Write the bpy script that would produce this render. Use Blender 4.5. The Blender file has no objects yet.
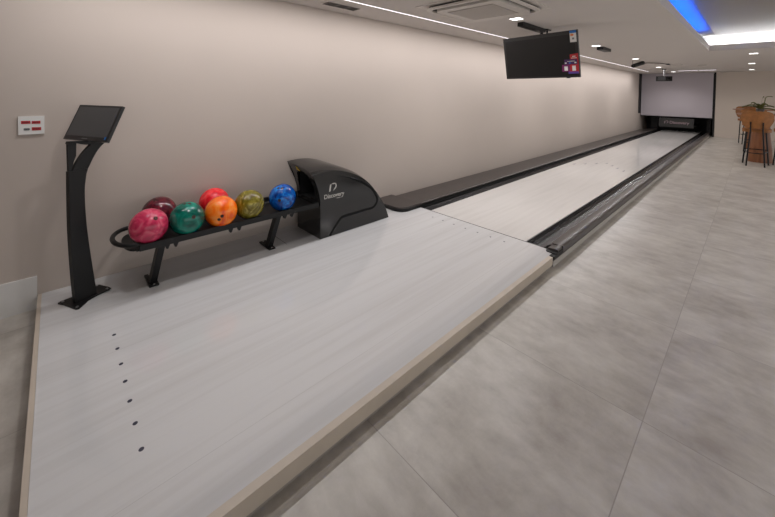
import bpy, bmesh, math, random
from mathutils import Vector, Matrix
random.seed(7)
C = bpy.context.scene.collection
PI = math.pi
R = math.radians

# ------------------------------------------------------------------ render look
sc = bpy.context.scene
sc.view_settings.view_transform = 'Standard'
sc.view_settings.look = 'None'
sc.view_settings.gamma = 1.0
sc.view_settings.use_curve_mapping = False
sc.view_settings.exposure = 0.42
try:
    sc.cycles.use_denoising = True
    sc.cycles.max_bounces = 8
    sc.cycles.diffuse_bounces = 5
    sc.cycles.glossy_bounces = 4
    sc.cycles.sample_clamp_indirect = 6.0
    sc.cycles.caustics_reflective = False
    sc.cycles.caustics_refractive = False
except Exception:
    pass

# ------------------------------------------------------------------ materials
def new_mat(name):
    m = bpy.data.materials.new(name); m.use_nodes = True
    nt = m.node_tree
    return m, nt, nt.nodes['Principled BSDF']

def mat(name, col, rough=0.5, metal=0.0, coat=0.0, spec=0.5, vary=0.0, scale=30.0, bump=0.0):
    m, nt, b = new_mat(name)
    b.inputs['Base Color'].default_value = (*col, 1)
    b.inputs['Roughness'].default_value = rough
    b.inputs['Metallic'].default_value = metal
    b.inputs['Coat Weight'].default_value = coat
    b.inputs['Coat Roughness'].default_value = 0.08
    b.inputs['Specular IOR Level'].default_value = spec
    if vary or bump:
        geo = nt.nodes.new('ShaderNodeNewGeometry')
        n = nt.nodes.new('ShaderNodeTexNoise'); n.inputs['Scale'].default_value = scale
        n.inputs['Detail'].default_value = 4
        nt.links.new(geo.outputs['Position'], n.inputs['Vector'])
        if vary:
            r = nt.nodes.new('ShaderNodeValToRGB')
            r.color_ramp.elements[0].position = .3; r.color_ramp.elements[1].position = .7
            r.color_ramp.elements[0].color = (*[c*(1-vary) for c in col], 1)
            r.color_ramp.elements[1].color = (*[min(1, c*(1+vary)) for c in col], 1)
            nt.links.new(n.outputs['Fac'], r.inputs['Fac'])
            nt.links.new(r.outputs['Color'], b.inputs['Base Color'])
        if bump:
            bp = nt.nodes.new('ShaderNodeBump'); bp.inputs['Strength'].default_value = bump
            bp.inputs['Distance'].default_value = 0.002
            nt.links.new(n.outputs['Fac'], bp.inputs['Height'])
            nt.links.new(bp.outputs['Normal'], b.inputs['Normal'])
    return m

def emit(name, col, strength):
    m, nt, b = new_mat(name)
    b.inputs['Base Color'].default_value = (.8, .8, .8, 1)
    b.inputs['Emission Color'].default_value = (*col, 1)
    b.inputs['Emission Strength'].default_value = strength
    return m

def mth(nt, op, a, b=None):
    n = nt.nodes.new('ShaderNodeMath'); n.operation = op
    for i, v in enumerate((a, b)):
        if v is None: continue
        if isinstance(v, (int, float)): n.inputs[i].default_value = v
        else: nt.links.new(v, n.inputs[i])
    return n.outputs[0]

def mixc(nt, fac, a, b):
    n = nt.nodes.new('ShaderNodeMix'); n.data_type = 'RGBA'
    if isinstance(fac, (int, float)): n.inputs[0].default_value = fac
    else: nt.links.new(fac, n.inputs[0])
    for i, v in ((6, a), (7, b)):
        if isinstance(v, tuple): n.inputs[i].default_value = (*v, 1)
        else: nt.links.new(v, n.inputs[i])
    return n.outputs[2]

def tile_floor():
    m, nt, b = new_mat('porcelain_tile')
    geo = nt.nodes.new('ShaderNodeNewGeometry')
    sep = nt.nodes.new('ShaderNodeSeparateXYZ'); nt.links.new(geo.outputs['Position'], sep.inputs[0])
    P = 0.83
    # per tile offset so that each tile's cloud pattern differs
    tx = mth(nt, 'DIVIDE', mth(nt, 'ADD', sep.outputs[0], 0.285 + 20*P), P)
    ty = mth(nt, 'DIVIDE', mth(nt, 'ADD', sep.outputs[1], -0.914 + 20*P), P)
    fx = mth(nt, 'FRACT', tx); fy = mth(nt, 'FRACT', ty)
    dx = mth(nt, 'MINIMUM', fx, mth(nt, 'SUBTRACT', 1.0, fx))
    dy = mth(nt, 'MINIMUM', fy, mth(nt, 'SUBTRACT', 1.0, fy))
    d = mth(nt, 'MINIMUM', dx, dy)
    grout = mth(nt, 'LESS_THAN', d, 0.0021)
    ix = mth(nt, 'FLOOR', tx); iy = mth(nt, 'FLOOR', ty)
    cmb = nt.nodes.new('ShaderNodeCombineXYZ')
    nt.links.new(mth(nt, 'ADD', sep.outputs[0], mth(nt, 'MULTIPLY', iy, 3.7)), cmb.inputs[0])
    nt.links.new(mth(nt, 'ADD', sep.outputs[1], mth(nt, 'MULTIPLY', ix, 5.3)), cmb.inputs[1])
    n1 = nt.nodes.new('ShaderNodeTexNoise'); n1.inputs['Scale'].default_value = 2.8
    n1.inputs['Detail'].default_value = 10; n1.inputs['Roughness'].default_value = .68
    n1.inputs['Distortion'].default_value = .25
    nt.links.new(cmb.outputs[0], n1.inputs['Vector'])
    mp = nt.nodes.new('ShaderNodeMapping'); mp.inputs['Scale'].default_value = (1, 2.6, 1)
    mp.inputs['Rotation'].default_value = (0, 0, .5)
    nt.links.new(cmb.outputs[0], mp.inputs[0])
    n2 = nt.nodes.new('ShaderNodeTexNoise'); n2.inputs['Scale'].default_value = 6
    n2.inputs['Detail'].default_value = 6
    nt.links.new(mp.outputs[0], n2.inputs['Vector'])
    r = nt.nodes.new('ShaderNodeValToRGB')
    e = r.color_ramp.elements
    e[0].position = .36; e[0].color = (*FLOOR_D, 1)
    e[1].position = .62; e[1].color = (*FLOOR_L, 1)
    nt.links.new(mth(nt, 'ADD', mth(nt, 'MULTIPLY', n1.outputs['Fac'], .72), mth(nt, 'MULTIPLY', n2.outputs['Fac'], .28)), r.inputs['Fac'])
    col = mixc(nt, grout, r.outputs['Color'], FLOOR_G)
    nt.links.new(col, b.inputs['Base Color'])
    b.inputs['Roughness'].default_value = .33
    b.inputs['Specular IOR Level'].default_value = .42
    return m

def laminate(name, light, dark, rough, seams=()):
    """pale laminate with faint streaks that run along the lane (Y)"""
    m, nt, b = new_mat(name)
    geo = nt.nodes.new('ShaderNodeNewGeometry')
    sep = nt.nodes.new('ShaderNodeSeparateXYZ'); nt.links.new(geo.outputs['Position'], sep.inputs[0])
    mp = nt.nodes.new('ShaderNodeMapping'); mp.inputs['Scale'].default_value = (26, .9, 1)
    nt.links.new(geo.outputs['Position'], mp.inputs[0])
    n1 = nt.nodes.new('ShaderNodeTexNoise'); n1.inputs['Scale'].default_value = 1
    n1.inputs['Detail'].default_value = 5; n1.inputs['Distortion'].default_value = .6
    nt.links.new(mp.outputs[0], n1.inputs['Vector'])
    mp2 = nt.nodes.new('ShaderNodeMapping'); mp2.inputs['Scale'].default_value = (5, .35, 1)
    nt.links.new(geo.outputs['Position'], mp2.inputs[0])
    n2 = nt.nodes.new('ShaderNodeTexNoise'); n2.inputs['Scale'].default_value = 1
    n2.inputs['Detail'].default_value = 3
    nt.links.new(mp2.outputs[0], n2.inputs['Vector'])
    f = mth(nt, 'ADD', mth(nt, 'MULTIPLY', n1.outputs['Fac'], .65), mth(nt, 'MULTIPLY', n2.outputs['Fac'], .35))
    r = nt.nodes.new('ShaderNodeValToRGB')
    e = r.color_ramp.elements
    e[0].position = .34; e[0].color = (*dark, 1)
    e[1].position = .56; e[1].color = (*light, 1)
    nt.links.new(f, r.inputs['Fac'])
    col = r.outputs['Color']
    for sx in seams:
        d = mth(nt, 'ABSOLUTE', mth(nt, 'SUBTRACT', sep.outputs[0], sx))
        col = mixc(nt, mth(nt, 'MULTIPLY', mth(nt, 'LESS_THAN', d, .0012), .25), col, (.25, .24, .23))
    nt.links.new(col, b.inputs['Base Color'])
    b.inputs['Roughness'].default_value = rough
    b.inputs['Specular IOR Level'].default_value = .8
    return m

def ball_mat(name, c1, c2, c3, scale=5.0, dist=2.5, seed=0.0):
    m, nt, b = new_mat(name)
    tc = nt.nodes.new('ShaderNodeTexCoord')
    mp = nt.nodes.new('ShaderNodeMapping'); mp.inputs['Location'].default_value = (seed, seed*1.7, seed*.6)
    nt.links.new(tc.outputs['Object'], mp.inputs[0])
    n = nt.nodes.new('ShaderNodeTexNoise'); n.inputs['Scale'].default_value = scale*2.4
    n.inputs['Detail'].default_value = 4; n.inputs['Distortion'].default_value = dist
    nt.links.new(mp.outputs[0], n.inputs['Vector'])
    r = nt.nodes.new('ShaderNodeValToRGB')
    e = r.color_ramp.elements
    e[0].position = .3; e[0].color = (*c1, 1)
    e[1].position = .72; e[1].color = (*c3, 1)
    k = e.new(.52); k.color = (*c2, 1)
    nt.links.new(n.outputs['Fac'], r.inputs['Fac'])
    nt.links.new(r.outputs['Color'], b.inputs['Base Color'])
    b.inputs['Roughness'].default_value = .11
    b.inputs['Specular IOR Level'].default_value = .5
    return m

def wood_mat(name, c1, c2, rough=.4, vertical=True):
    m, nt, b = new_mat(name)
    tc = nt.nodes.new('ShaderNodeNewGeometry')
    mp = nt.nodes.new('ShaderNodeMapping')
    mp.inputs['Scale'].default_value = (22, 22, 2) if vertical else (22, 2, 22)
    nt.links.new(tc.outputs['Position'], mp.inputs[0])
    n = nt.nodes.new('ShaderNodeTexNoise'); n.inputs['Scale'].default_value = 1.2
    n.inputs['Detail'].default_value = 5
    nt.links.new(mp.outputs[0], n.inputs['Vector'])
    r = nt.nodes.new('ShaderNodeValToRGB')
    r.color_ramp.elements[0].position = .3; r.color_ramp.elements[0].color = (*c1, 1)
    r.color_ramp.elements[1].position = .7; r.color_ramp.elements[1].color = (*c2, 1)
    nt.links.new(n.outputs['Fac'], r.inputs['Fac'])
    nt.links.new(r.outputs['Color'], b.inputs['Base Color'])
    b.inputs['Roughness'].default_value = rough
    return m

FLOOR_D = (.335, .302, .268); FLOOR_L = (.54, .51, .468); FLOOR_G = (.32, .292, .265)
M = {}
M['wall'] = mat('wall_paint', (.50, .435, .39), .85, vary=.02, scale=1.2, bump=.05)
M['ceiling'] = mat('ceiling_paint', (.60, .56, .53), .9, vary=.01, scale=1.0)
M['base'] = mat('baseboard_paint', (.68, .67, .655), .45)
M['endwall'] = mat('end_wall_paint', (.58, .51, .45), .85, vary=.02, scale=1.0)
M['floor'] = tile_floor()
M['approach'] = laminate('approach_laminate', (.64, .64, .65), (.575, .57, .575), .055, seams=(-1.27, -2.08))
M['lane'] = laminate('lane_laminate', (.66, .64, .625), (.61, .59, .575), .08)
M['trim'] = mat('beige_edge_trim', (.52, .45, .375), .45, vary=.05, scale=9)
M['recess'] = mat('dark_base_recess', (.30, .27, .24), .7)
M['black'] = mat('black_powder_coat', (.009, .009, .0095), .42, spec=.3)
M['black_rough'] = mat('matte_black', (.008, .008, .009), .75)
M['gloss'] = mat('glossy_black_shell', (.0125, .012, .0118), .15, coat=.15)
M['groove'] = mat('gloss_black_groove', (.0015, .0015, .002), .35, spec=.15)
M['cap'] = mat('charcoal_capping', (.046, .038, .0355), .33, vary=.12, scale=14)
M['capside'] = mat('black_capping_side', (.006, .006, .006), .5)
M['gutter'] = mat('dark_gutter_plastic', (.040, .037, .039), .24)
M['lane_side'] = mat('grey_lane_side', (.17, .175, .17), .25)
M['lane_base'] = mat('pale_lane_base', (.44, .415, .38), .5)
M['seam'] = mat('dark_foul_line', (.02, .019, .018), .4)
M['dot'] = mat('dark_lane_dot', (.02, .02, .045), .4)
M['softdot'] = mat('faint_lane_dot', (.36, .33, .30), .4)
M['white'] = mat('white_plastic', (.72, .71, .69), .4)
M['red'] = mat('red_label', (.42, .012, .018), .5)
M['ink'] = mat('dark_ink', (.05, .008, .01), .6)
M['grey'] = mat('grey_socket', (.16, .16, .17), .5)
M['screen_off'] = mat('dark_switched_off_display', (.006, .006, .0065), .28, spec=.35)
M['kiosk_glass'] = mat('grey_touch_glass', (.058, .060, .063), .3)
M['bezel'] = mat('black_bezel', (.010, .010, .011), .32)
M['blue'] = mat('blue_sticker', (.01, .16, .55), .4)
M['yellow'] = mat('yellow_warning', (.62, .40, .02), .5)
M['orange_s'] = mat('orange_arrow', (.75, .2, .03), .5)
M['purple'] = mat('purple_sticker', (.05, .012, .09), .4)
M['violet'] = mat('violet_strip', (.10, .05, .30), .4)
M['magenta'] = mat('plum_sticker', (.16, .012, .10), .4)
M['logo'] = mat('silver_print', (.62, .60, .57), .5)
M['logo_dim'] = mat('mauve_print', (.30, .22, .24), .5)
M['sign'] = mat('charcoal_sign_panel', (.022, .021, .021), .4)
M['projscreen'] = mat('projection_fabric', (.46, .42, .455), .9, vary=.01, scale=2)
M['ac'] = mat('ac_plastic', (.62, .58, .54), .5)
M['ac_dark'] = mat('ac_slot', (.03, .028, .026), .7)
M['ac_grille'] = mat('ac_grille', (.36, .325, .29), .6)
M['vent'] = mat('vent_blade', (.24, .215, .20), .6)
M['metal'] = mat('steel', (.45, .45, .46), .35, metal=1)
M['leather'] = mat('tan_leather', (.28, .108, .026), .5, vary=.2, scale=18)
M['table_wood'] = wood_mat('brown_wood', (.15, .052, .018), (.25, .095, .036), .4)
M['top_wood'] = wood_mat('table_top_wood', (.20, .085, .038), (.33, .15, .075), .35, vertical=False)
M['leaf'] = mat('leaf', (.13, .14, .04), .5, vary=.3, scale=25)
M['pot'] = mat('pot', (.10, .09, .08), .4)
M['stretch'] = mat('grey_stretch_ceiling', (.22, .215, .21), .3)
M['cove'] = mat('grey_cove_paint', (.22, .22, .225), .7)
M['cable'] = mat('grey_brown_cable', (.10, .075, .06), .6)
M['led'] = emit('led_line', (1.0, .95, 1.0), 1.6)
M['led_end'] = emit('led_line_dim', (.95, .88, 1.0), 1.5)
M['dl'] = emit('downlight_diffuser', (1.0, .98, .95), 4.0)
M['cove_white'] = emit('cove_led_white', (1.0, .99, .985), 105.0)
M['cove_blue'] = emit('cove_led_blue', (.0, .115, 1.0), 55.0)

# ------------------------------------------------------------------ mesh helpers
def BM(): return bmesh.new()

def box(bm, x0, x1, y0, y1, z0, z1, mtx=None):
    vs = [bm.verts.new((x, y, z)) for z in (z0, z1) for y in (y0, y1) for x in (x0, x1)]
    for f in ((0, 2, 3, 1), (4, 5, 7, 6), (0, 1, 5, 4), (2, 6, 7, 3), (0, 4, 6, 2), (1, 3, 7, 5)):
        bm.faces.new([vs[i] for i in f])
    if mtx is not None:
        for v in vs: v.co = mtx @ v.co
    return vs

def prism(bm, pts, axis, a, b):
    """extrude a closed 2D outline along an axis; x: pts=(y,z)  y: pts=(x,z)  z: pts=(x,y)"""
    def P(p, t):
        return {'x': (t, p[0], p[1]), 'y': (p[0], t, p[1]), 'z': (p[0], p[1], t)}[axis]
    lo = [bm.verts.new(P(p, a)) for p in pts]; hi = [bm.verts.new(P(p, b)) for p in pts]
    n = len(pts)
    for i in range(n):
        j = (i+1) % n
        bm.faces.new((lo[i], lo[j], hi[j], hi[i]))
    bm.faces.new(lo[::-1]); bm.faces.new(hi)
    return lo + hi

def tube(bm, path, r, seg=10, closed=False):
    path = [Vector(p) for p in path]; n = len(path); rings = []
    up = Vector((0, 0, 1))
    for i, p in enumerate(path):
        if closed: d = path[(i+1) % n] - path[i-1]
        else: d = path[min(i+1, n-1)] - path[max(i-1, 0)]
        d.normalize()
        a = d.cross(up)
        if a.length < .05: a = d.cross(Vector((1, 0, 0)))
        a.normalize(); b = a.cross(d).normalized()
        rr = r[i] if isinstance(r, (list, tuple)) else r
        rings.append([bm.verts.new(p + a*rr*math.cos(2*PI*k/seg) + b*rr*math.sin(2*PI*k/seg)) for k in range(seg)])
    for i in range(n if closed else n-1):
        A, B = rings[i], rings[(i+1) % n]
        for k in range(seg):
            bm.faces.new((A[k], A[(k+1) % seg], B[(k+1) % seg], B[k]))
    if not closed:
        bm.faces.new(rings[0][::-1]); bm.faces.new(rings[-1])

def lathe(bm, prof, cx=0, cy=0, seg=24):
    rings = []
    for r, z in prof:
        rings.append([bm.verts.new((cx + r*math.cos(2*PI*k/seg), cy + r*math.sin(2*PI*k/seg), z)) for k in range(seg)])
    for A, B in zip(rings, rings[1:]):
        for k in range(seg):
            bm.faces.new((A[k], A[(k+1) % seg], B[(k+1) % seg], B[k]))
    bm.faces.new(rings[0][::-1]); bm.faces.new(rings[-1])

def finish(bm, name, smooth=False, bevel=0.0, angle=35):
    if bevel:
        es = [e for e in bm.edges if len(e.link_faces) == 2 and e.calc_face_angle(0) > R(30)]
        bmesh.ops.bevel(bm, geom=es, offset=bevel, segments=2, affect='EDGES', clamp_overlap=True)
    bmesh.ops.recalc_face_normals(bm, faces=bm.faces)
    me = bpy.data.meshes.new(name); bm.to_mesh(me); bm.free()
    if smooth:
        for p in me.polygons: p.use_smooth = True
        try: me.set_sharp_from_angle(angle=R(angle))
        except Exception: pass
    return me

def origin_of(o):
    v = Vector((0, 0, 0))
    while o is not None:
        v += Vector(o.location); o = o.parent
    return v

def part(name, bm, m, parent, world=True, smooth=False, bevel=0.0, label=None):
    me = finish(bm, name, smooth, bevel)
    if world:
        me.transform(Matrix.Translation(-origin_of(parent)))
    me.materials.append(m)
    o = bpy.data.objects.new(name, me); C.objects.link(o); o.parent = parent
    if label: o['label'] = label
    return o

def thing(name, label, cat, loc=(0, 0, 0), rz=0.0, group=None):
    o = bpy.data.objects.new(name, None); C.objects.link(o)
    o.empty_display_size = .05
    o.location = loc; o.rotation_euler = (0, 0, rz)
    o['label'] = label; o['category'] = cat
    if group: o['group'] = group
    return o

def solo(name, bm, m, label, cat, loc=(0, 0, 0), smooth=False, bevel=0.0, group=None, world=True):
    me = finish(bm, name, smooth, bevel)
    if world: me.transform(Matrix.Translation(-Vector(loc)))
    me.materials.append(m)
    o = bpy.data.objects.new(name, me); C.objects.link(o); o.location = loc
    o['label'] = label; o['category'] = cat
    if group: o['group'] = group
    return o

def struct(name, bm, m, bevel=0.0):
    me = finish(bm, name, bevel=bevel); me.materials.append(m)
    o = bpy.data.objects.new(name, me); C.objects.link(o); o['kind'] = 'structure'
    return o

def dup(root, loc, label, rz=None, group=None):
    r = root.copy(); C.objects.link(r); r.location = loc; r['label'] = label
    if rz is not None: r.rotation_euler = (0, 0, rz)
    if group: r['group'] = group
    for ch in list(root.children):
        c = ch.copy(); C.objects.link(c); c.parent = r
        for g in list(ch.children):
            d = g.copy(); C.objects.link(d); d.parent = c
    return r

def text_bm(txt, size):
    """letters as a bmesh in the local XY plane, origin at the left baseline"""
    cu = bpy.data.curves.new('lettering', 'FONT'); cu.body = txt; cu.size = size; cu.extrude = 0.0006; cu.offset = size*.012
    o = bpy.data.objects.new('lettering', cu); C.objects.link(o)
    dg = bpy.context.evaluated_depsgraph_get(); dg.update()
    me = bpy.data.meshes.new_from_object(o.evaluated_get(dg))
    bm = bmesh.new(); bm.from_mesh(me)
    bpy.data.objects.remove(o); bpy.data.curves.remove(cu); bpy.data.meshes.remove(me)
    return bm

def place(bm, mtx):
    for v in bm.verts: v.co = mtx @ v.co
    return bm

def rrect(x0, x1, y0, y1, r, n=6):
    pts = []
    for cx, cy, a in ((x1-r, y0+r, -90), (x1-r, y1-r, 0), (x0+r, y1-r, 90), (x0+r, y0+r, 180)):
        for k in range(n+1):
            t = R(a + 90*k/n); pts.append((cx + r*math.cos(t), cy + r*math.sin(t)))
    return pts

def catmull(pts, n=6):
    out = []
    P = [Vector(p) for p in pts]
    for i in range(len(P)-1):
        a, b, c, d = P[max(i-1, 0)], P[i], P[i+1], P[min(i+2, len(P)-1)]
        for k in range(n):
            t = k/n
            out.append(.5*((2*b) + (c-a)*t + (2*a-5*b+4*c-d)*t*t + (3*b-3*c+d-a)*t**3))
    out.append(P[-1]); return out

# ------------------------------------------------------------------ the room
XW = -2.975; ZC = 2.15; YE = 15.88; XR = 3.6; YB = -3.2; FZ = 0.08
bm = BM(); box(bm, XW, XR, YB, 17.3, -.05, 0); struct('floor', bm, M['floor'])
bm = BM(); box(bm, XW-.12, XW, YB, 17.3, -.05, 2.8); struct('wall_left', bm, M['wall'])
bm = BM(); box(bm, -.935, XR, YE, YE+.12, 0, 2.8); struct('wall_end', bm, M['endwall'])
bm = BM(); box(bm, XW, XR, YB-.1, YB, 0, 2.8); struct('wall_near', bm, M['wall'])
bm = BM(); box(bm, XW, XR, 17.18, 17.3, 0, 2.8); struct('wall_behind_pins', bm, M['black_rough'])
# ceiling with the rectangular cove opening
OX, OY, OX1, OY0 = -.60, 8.40, 1.6, -2.2
bm = BM()
box(bm, XW, OX-.14, YB, 17.2, ZC, ZC+.05)
box(bm, OX-.14, OX1+.14, OY+.14, 17.2, ZC, ZC+.05)
box(bm, OX-.14, OX1+.14, YB, OY0-.14, ZC, ZC+.05)
box(bm, OX1+.14, XR, YB, 17.2, ZC, ZC+.05)
# cove shelf (gutter that carries the led tape) around the opening
for a in ((OX-.14, OX, OY0-.14, OY+.14), (OX1, OX1+.14, OY0-.14, OY+.14), (OX, OX1, OY, OY+.14), (OX, OX1, OY0-.14, OY0)):
    box(bm, *a, ZC, ZC+.03)
struct('ceiling', bm, M['ceiling'])
bm = BM()
for a in ((OX-.018, OX, OY0-.018, OY+.018), (OX1, OX1+.018, OY0-.018, OY+.018), (OX, OX1, OY, OY+.018), (OX, OX1, OY0-.018, OY0)):
    box(bm, *a, ZC+.03, ZC+.10)
struct('trim_1', bm, M['ceiling'])
bm = BM()
for a in ((OX-.16, OX-.14, OY0-.16, OY+.16), (OX1+.14, OX1+.16, OY0-.16, OY+.16), (OX-.14, OX1+.14, OY+.14, OY+.16), (OX-.14, OX1+.14, OY0-.16, OY0-.14)):
    box(bm, *a, ZC+.05, 2.41)
struct('trim_2', bm, M['cove'])
bm = BM(); box(bm, OX-.16, OX1+.16, OY0-.16, OY+.16, 2.41, 2.46); struct('ceiling_upper', bm, M['cove'])
bm = BM(); box(bm, OX+.08, OX1-.08, OY0+.08, OY+.06, 2.404, 2.4095); struct('ceiling_membrane', bm, M['stretch'])
bm = BM(); box(bm, XW, XW+.015, YB, -.0895, 0, .198); struct('baseboard_left', bm, M['base'], bevel=.004)
bm = BM(); box(bm, -.935, XR, YE-.015, YE, 0, .20); struct('baseboard_end', bm, M['endwall'], bevel=.004)

# cove led strips
bm = BM(); box(bm, OX-.055, OX-.03, OY0, OY-.75, ZC+.032, ZC+.05)
solo('cove_light', bm, M['cove_blue'], 'blue LED strip glowing along the left side of the ceiling recess', 'strip light', (OX-.085, 3, ZC+.032))
bm = BM(); box(bm, OX-.05, OX1, OY+.045, OY+.07, ZC+.032, ZC+.05)
solo('cove_light', bm, M['cove_white'], 'white LED strip glowing along the far end of the ceiling recess', 'strip light', (1.1, OY+.075, ZC+.032))

# ------------------------------------------------------------------ bowling approach
YF = 2.905; XA = -1.05
ap = thing('bowling_approach', 'raised pale laminate bowling approach deck beside the left wall', 'bowling approach', (-2.0, 1.4, 0))
bm = BM(); box(bm, XW+.001, XA-.032, -.07, YF-.0045, .03, FZ); part('deck', bm, M['approach'], ap)
bm = BM(); box(bm, XA-.0315, XA, -.088, 2.785, .020, FZ+.0005); part('edge_trim', bm, M['trim'], ap, bevel=.003)
bm = BM(); box(bm, XW+.001, XA-.032, -.088, -.0705, .020, FZ+.0005); part('edge_trim', bm, M['trim'], ap, bevel=.003)
bm = BM(); box(bm, XW+.001, XA-.008, -.080, 2.78, .0, .0195); part('base_frame', bm, M['recess'], ap)
for i in range(7):
    for y, rr in ((.208, .0085), (2.766, .008)):
        x = -2.226 + i*.1302
        bm = BM(); lathe(bm, [(rr, FZ+.0002), (rr, FZ+.0008)], x, y, 14); part('approach_dot', bm, M['dot'], ap)
bm = BM(); box(bm, -2.90, -2.62, 1.368, 1.372, FZ+.0002, FZ+.0006); part('panel_seam', bm, M['seam'], ap)

# ------------------------------------------------------------------ lane
LX0, LX1, LYE = -2.366, -1.325, 16.75
ln = thing('bowling_lane', 'long pale bowling lane running from the foul line to the pin area', 'bowling lane', (-1.84, 9.5, 0))
bm = BM(); box(bm, LX0, LX1, YF+.008, LYE, .068, FZ); part('lane_surface', bm, M['lane'], ln)
bm = BM(); box(bm, LX0+.001, LX1-.001, YF+.008, LYE, 0.001, .0675); part('lane_core', bm, M['lane_side'], ln)
bm = BM(); box(bm, LX0-.14, LX1+.12, YF-.004, YF+.0075, .03, FZ+.0003); part('foul_line', bm, M['seam'], ln)
ay = [6.868, 7.052, 7.246, 7.406, 7.247, 7.057, 6.886]
for i in range(7):
    x = -2.247 + i*.1263; y = ay[i]
    bm = BM(); prism(bm, [(x-.016, y-.07), (x+.016, y-.07), (x, y+.08)], 'z', FZ+.0002, FZ+.0008)
    part('lane_arrow', bm, M['dot'], ln)
for k, fx in enumerate((3, 5, 8, 11, 14, 26, 29, 32, 35, 37)):
    x = LX0 + (LX1-LX0)*fx/40.
    bm = BM(); lathe(bm, [(.009, FZ+.0002), (.009, FZ+.0007)], x, 4.95, 10); part('lane_dot', bm, M['softdot'], ln)

# right gutter and capping
gr = thing('lane_gutter', 'dark gutter with charcoal capping along the right side of the lane by the tiled floor', 'gutter', (-1.17, 9.5, 0))
ch = [(LX1+.001, .072), (LX1+.006, .03), (LX1+.02, .018), (-1.245, .014), (-1.20, .022), (-1.18, .045), (-1.172, .082), (-1.166, .082), (-1.17, .01), (LX1+.001, .006)]
bm = BM(); prism(bm, ch, 'y', YF+.016, LYE); part('gutter_channel', bm, M['gutter'], gr, smooth=True)
bm = BM(); prism(bm, [(-1.1655, .084), (-1.125, .098), (-1.075, .106), (-1.058, .104), (-1.049, .096), (-1.041, .062), (-1.05, .058), (-1.1655, .060)], 'y', YF+.075, 16.3)
part('capping', bm, M['cap'], gr, smooth=True)
bm = BM(); box(bm, -1.165, -1.083, YF+.021, 16.3, 0.0005, .0575); part('base_trim', bm, M['recess'], gr)
bm = BM(); box(bm, -1.0825, -1.048, 2.79, 16.3, 0.0005, .045); part('base_trim', bm, M['lane_base'], gr)
bm = BM(); box(bm, -1.0825, -1.052, 2.80, 16.3, .0455, .0575); part('shadow_gap', bm, M['capside'], gr)
bm = BM(); prism(bm, [(-1.128, .0985), (-1.075, .1075), (-1.056, .105), (-1.049, .096), (-1.05, .090), (-1.128, .090)], 'y', 2.885, 2.979)
ec = part('end_cap', bm, M['cap'], gr, bevel=.003)
bm = BM(); prism(bm, rrect(-1.134, -1.044, 2.845, 2.978, .02), 'z', FZ+.0012, .0895); box(bm, -1.0815, -1.0445, 2.80, 2.978, .058, .0805)
part('bumper', bm, M['capside'], ec)
bm = BM(); box(bm, -1.13, -1.046, 2.9793, 2.985, .09, .1075); part('joint', bm, M['capside'], ec)

# left gutter
gl = thing('lane_gutter', 'dark gutter along the left side of the lane beside the ball return track', 'gutter', (-2.44, 9.5, 0))
cl = [(LX0-.001, .074), (LX0-.006, .03), (LX0-.02, .018), (-2.43, .014), (-2.48, .022), (-2.500, .045), (-2.505, .06), (-2.505, .008), (LX0-.001, .006)]
bm = BM(); prism(bm, cl, 'y', YF+.016, LYE); part('gutter_channel', bm, M['gutter'], gl, smooth=True)
bm = BM(); box(bm, -2.505, LX0-.001, YF+.016, LYE, .0005, .0055); part('gutter_base', bm, M['capside'], gl)

# covered ball return track against the wall
bt = thing('ball_return_track', 'low charcoal covered ball return track running along the left wall to the pin area', 'ball return track', (-2.74, 9.5, 0))
bm = BM(); prism(bm, [(XW+.002, .0885), (XW+.03, .093), (-2.56, .124), (-2.52, .125), (-2.510, .119), (-2.512, .104), (-2.56, .100), (XW+.002, .080)], 'y', YF+.004, 16.25)
part('cover', bm, M['cap'], bt, smooth=True)
bm = BM(); box(bm, XW+.002, -2.5065, YF+.016, 16.3, .0005, .0795); part('side_panel', bm, M['capside'], bt)
bm = BM(); box(bm, -2.56, -2.5145, YF+.016, 16.3, .0796, .0998); part('shadow_gap', bm, M['capside'], bt)
def nose(z0, z1, s0, s1, grow=0.0):
    b = BM()
    pts = []
    x0, x1, y0, y1 = XW+.004, -2.508+grow, 2.60-grow, YF+.002
    ra, rb = .17, .11
    pts.append((x1, y1)); pts.append((x0, y1))
    for k in range(9):
        t = R(180 + 90*k/8); pts.append((x0+ra + ra*math.cos(t), y0+ra + ra*math.sin(t)))
    for k in range(9):
        t = R(270 + 90*k/8); pts.append((x1-rb + rb*math.cos(t), y0+rb + rb*math.sin(t)))
    vs = prism(b, pts, 'z', 0, 1)
    for v in vs:
        f = (v.co.x - x0)/(x1-x0)
        v.co.z = (z0 if v.co.z < .5 else z1 + (s0 + (s1-s0)*f))
    return b
ns = part('nose_shell', nose(FZ+.001, .103, .0, .0, .004), M['black'], bt, bevel=.003)
part('nose_gap', nose(.1031, .1089, .0, .0, -.006), M['capside'], bt)
part('nose_cover', nose(.109, .117, .0, .012), M['cap'], bt, bevel=.005)

# ------------------------------------------------------------------ pin area
pe = thing('pin_area_enclosure', 'black enclosure around the pin area under the projection screen', 'pin enclosure', (-1.96, 16.5, 0))
bm = BM(); box(bm, XW+.003, -2.962, 15.5, 17.17, .7, ZC-.002); part('side_wall', bm, M['black_rough'], pe)
bm = BM(); box(bm, -.985, -.94, 15.87, 17.17, .0, ZC-.002); part('side_wall', bm, M['black_rough'], pe)
bm = BM(); box(bm, -2.940, -.99, 16.9, 16.95, .0, ZC-.002); part('back_panel', bm, M['black_rough'], pe)
bm = BM(); box(bm, -2.72, -2.515, 16.32, 16.88, .0, .9); part('kickback', bm, M['black'], pe)
bm = BM(); box(bm, -1.16, -1.05, 16.32, 16.88, .0, .9); part('kickback', bm, M['black'], pe)

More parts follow.
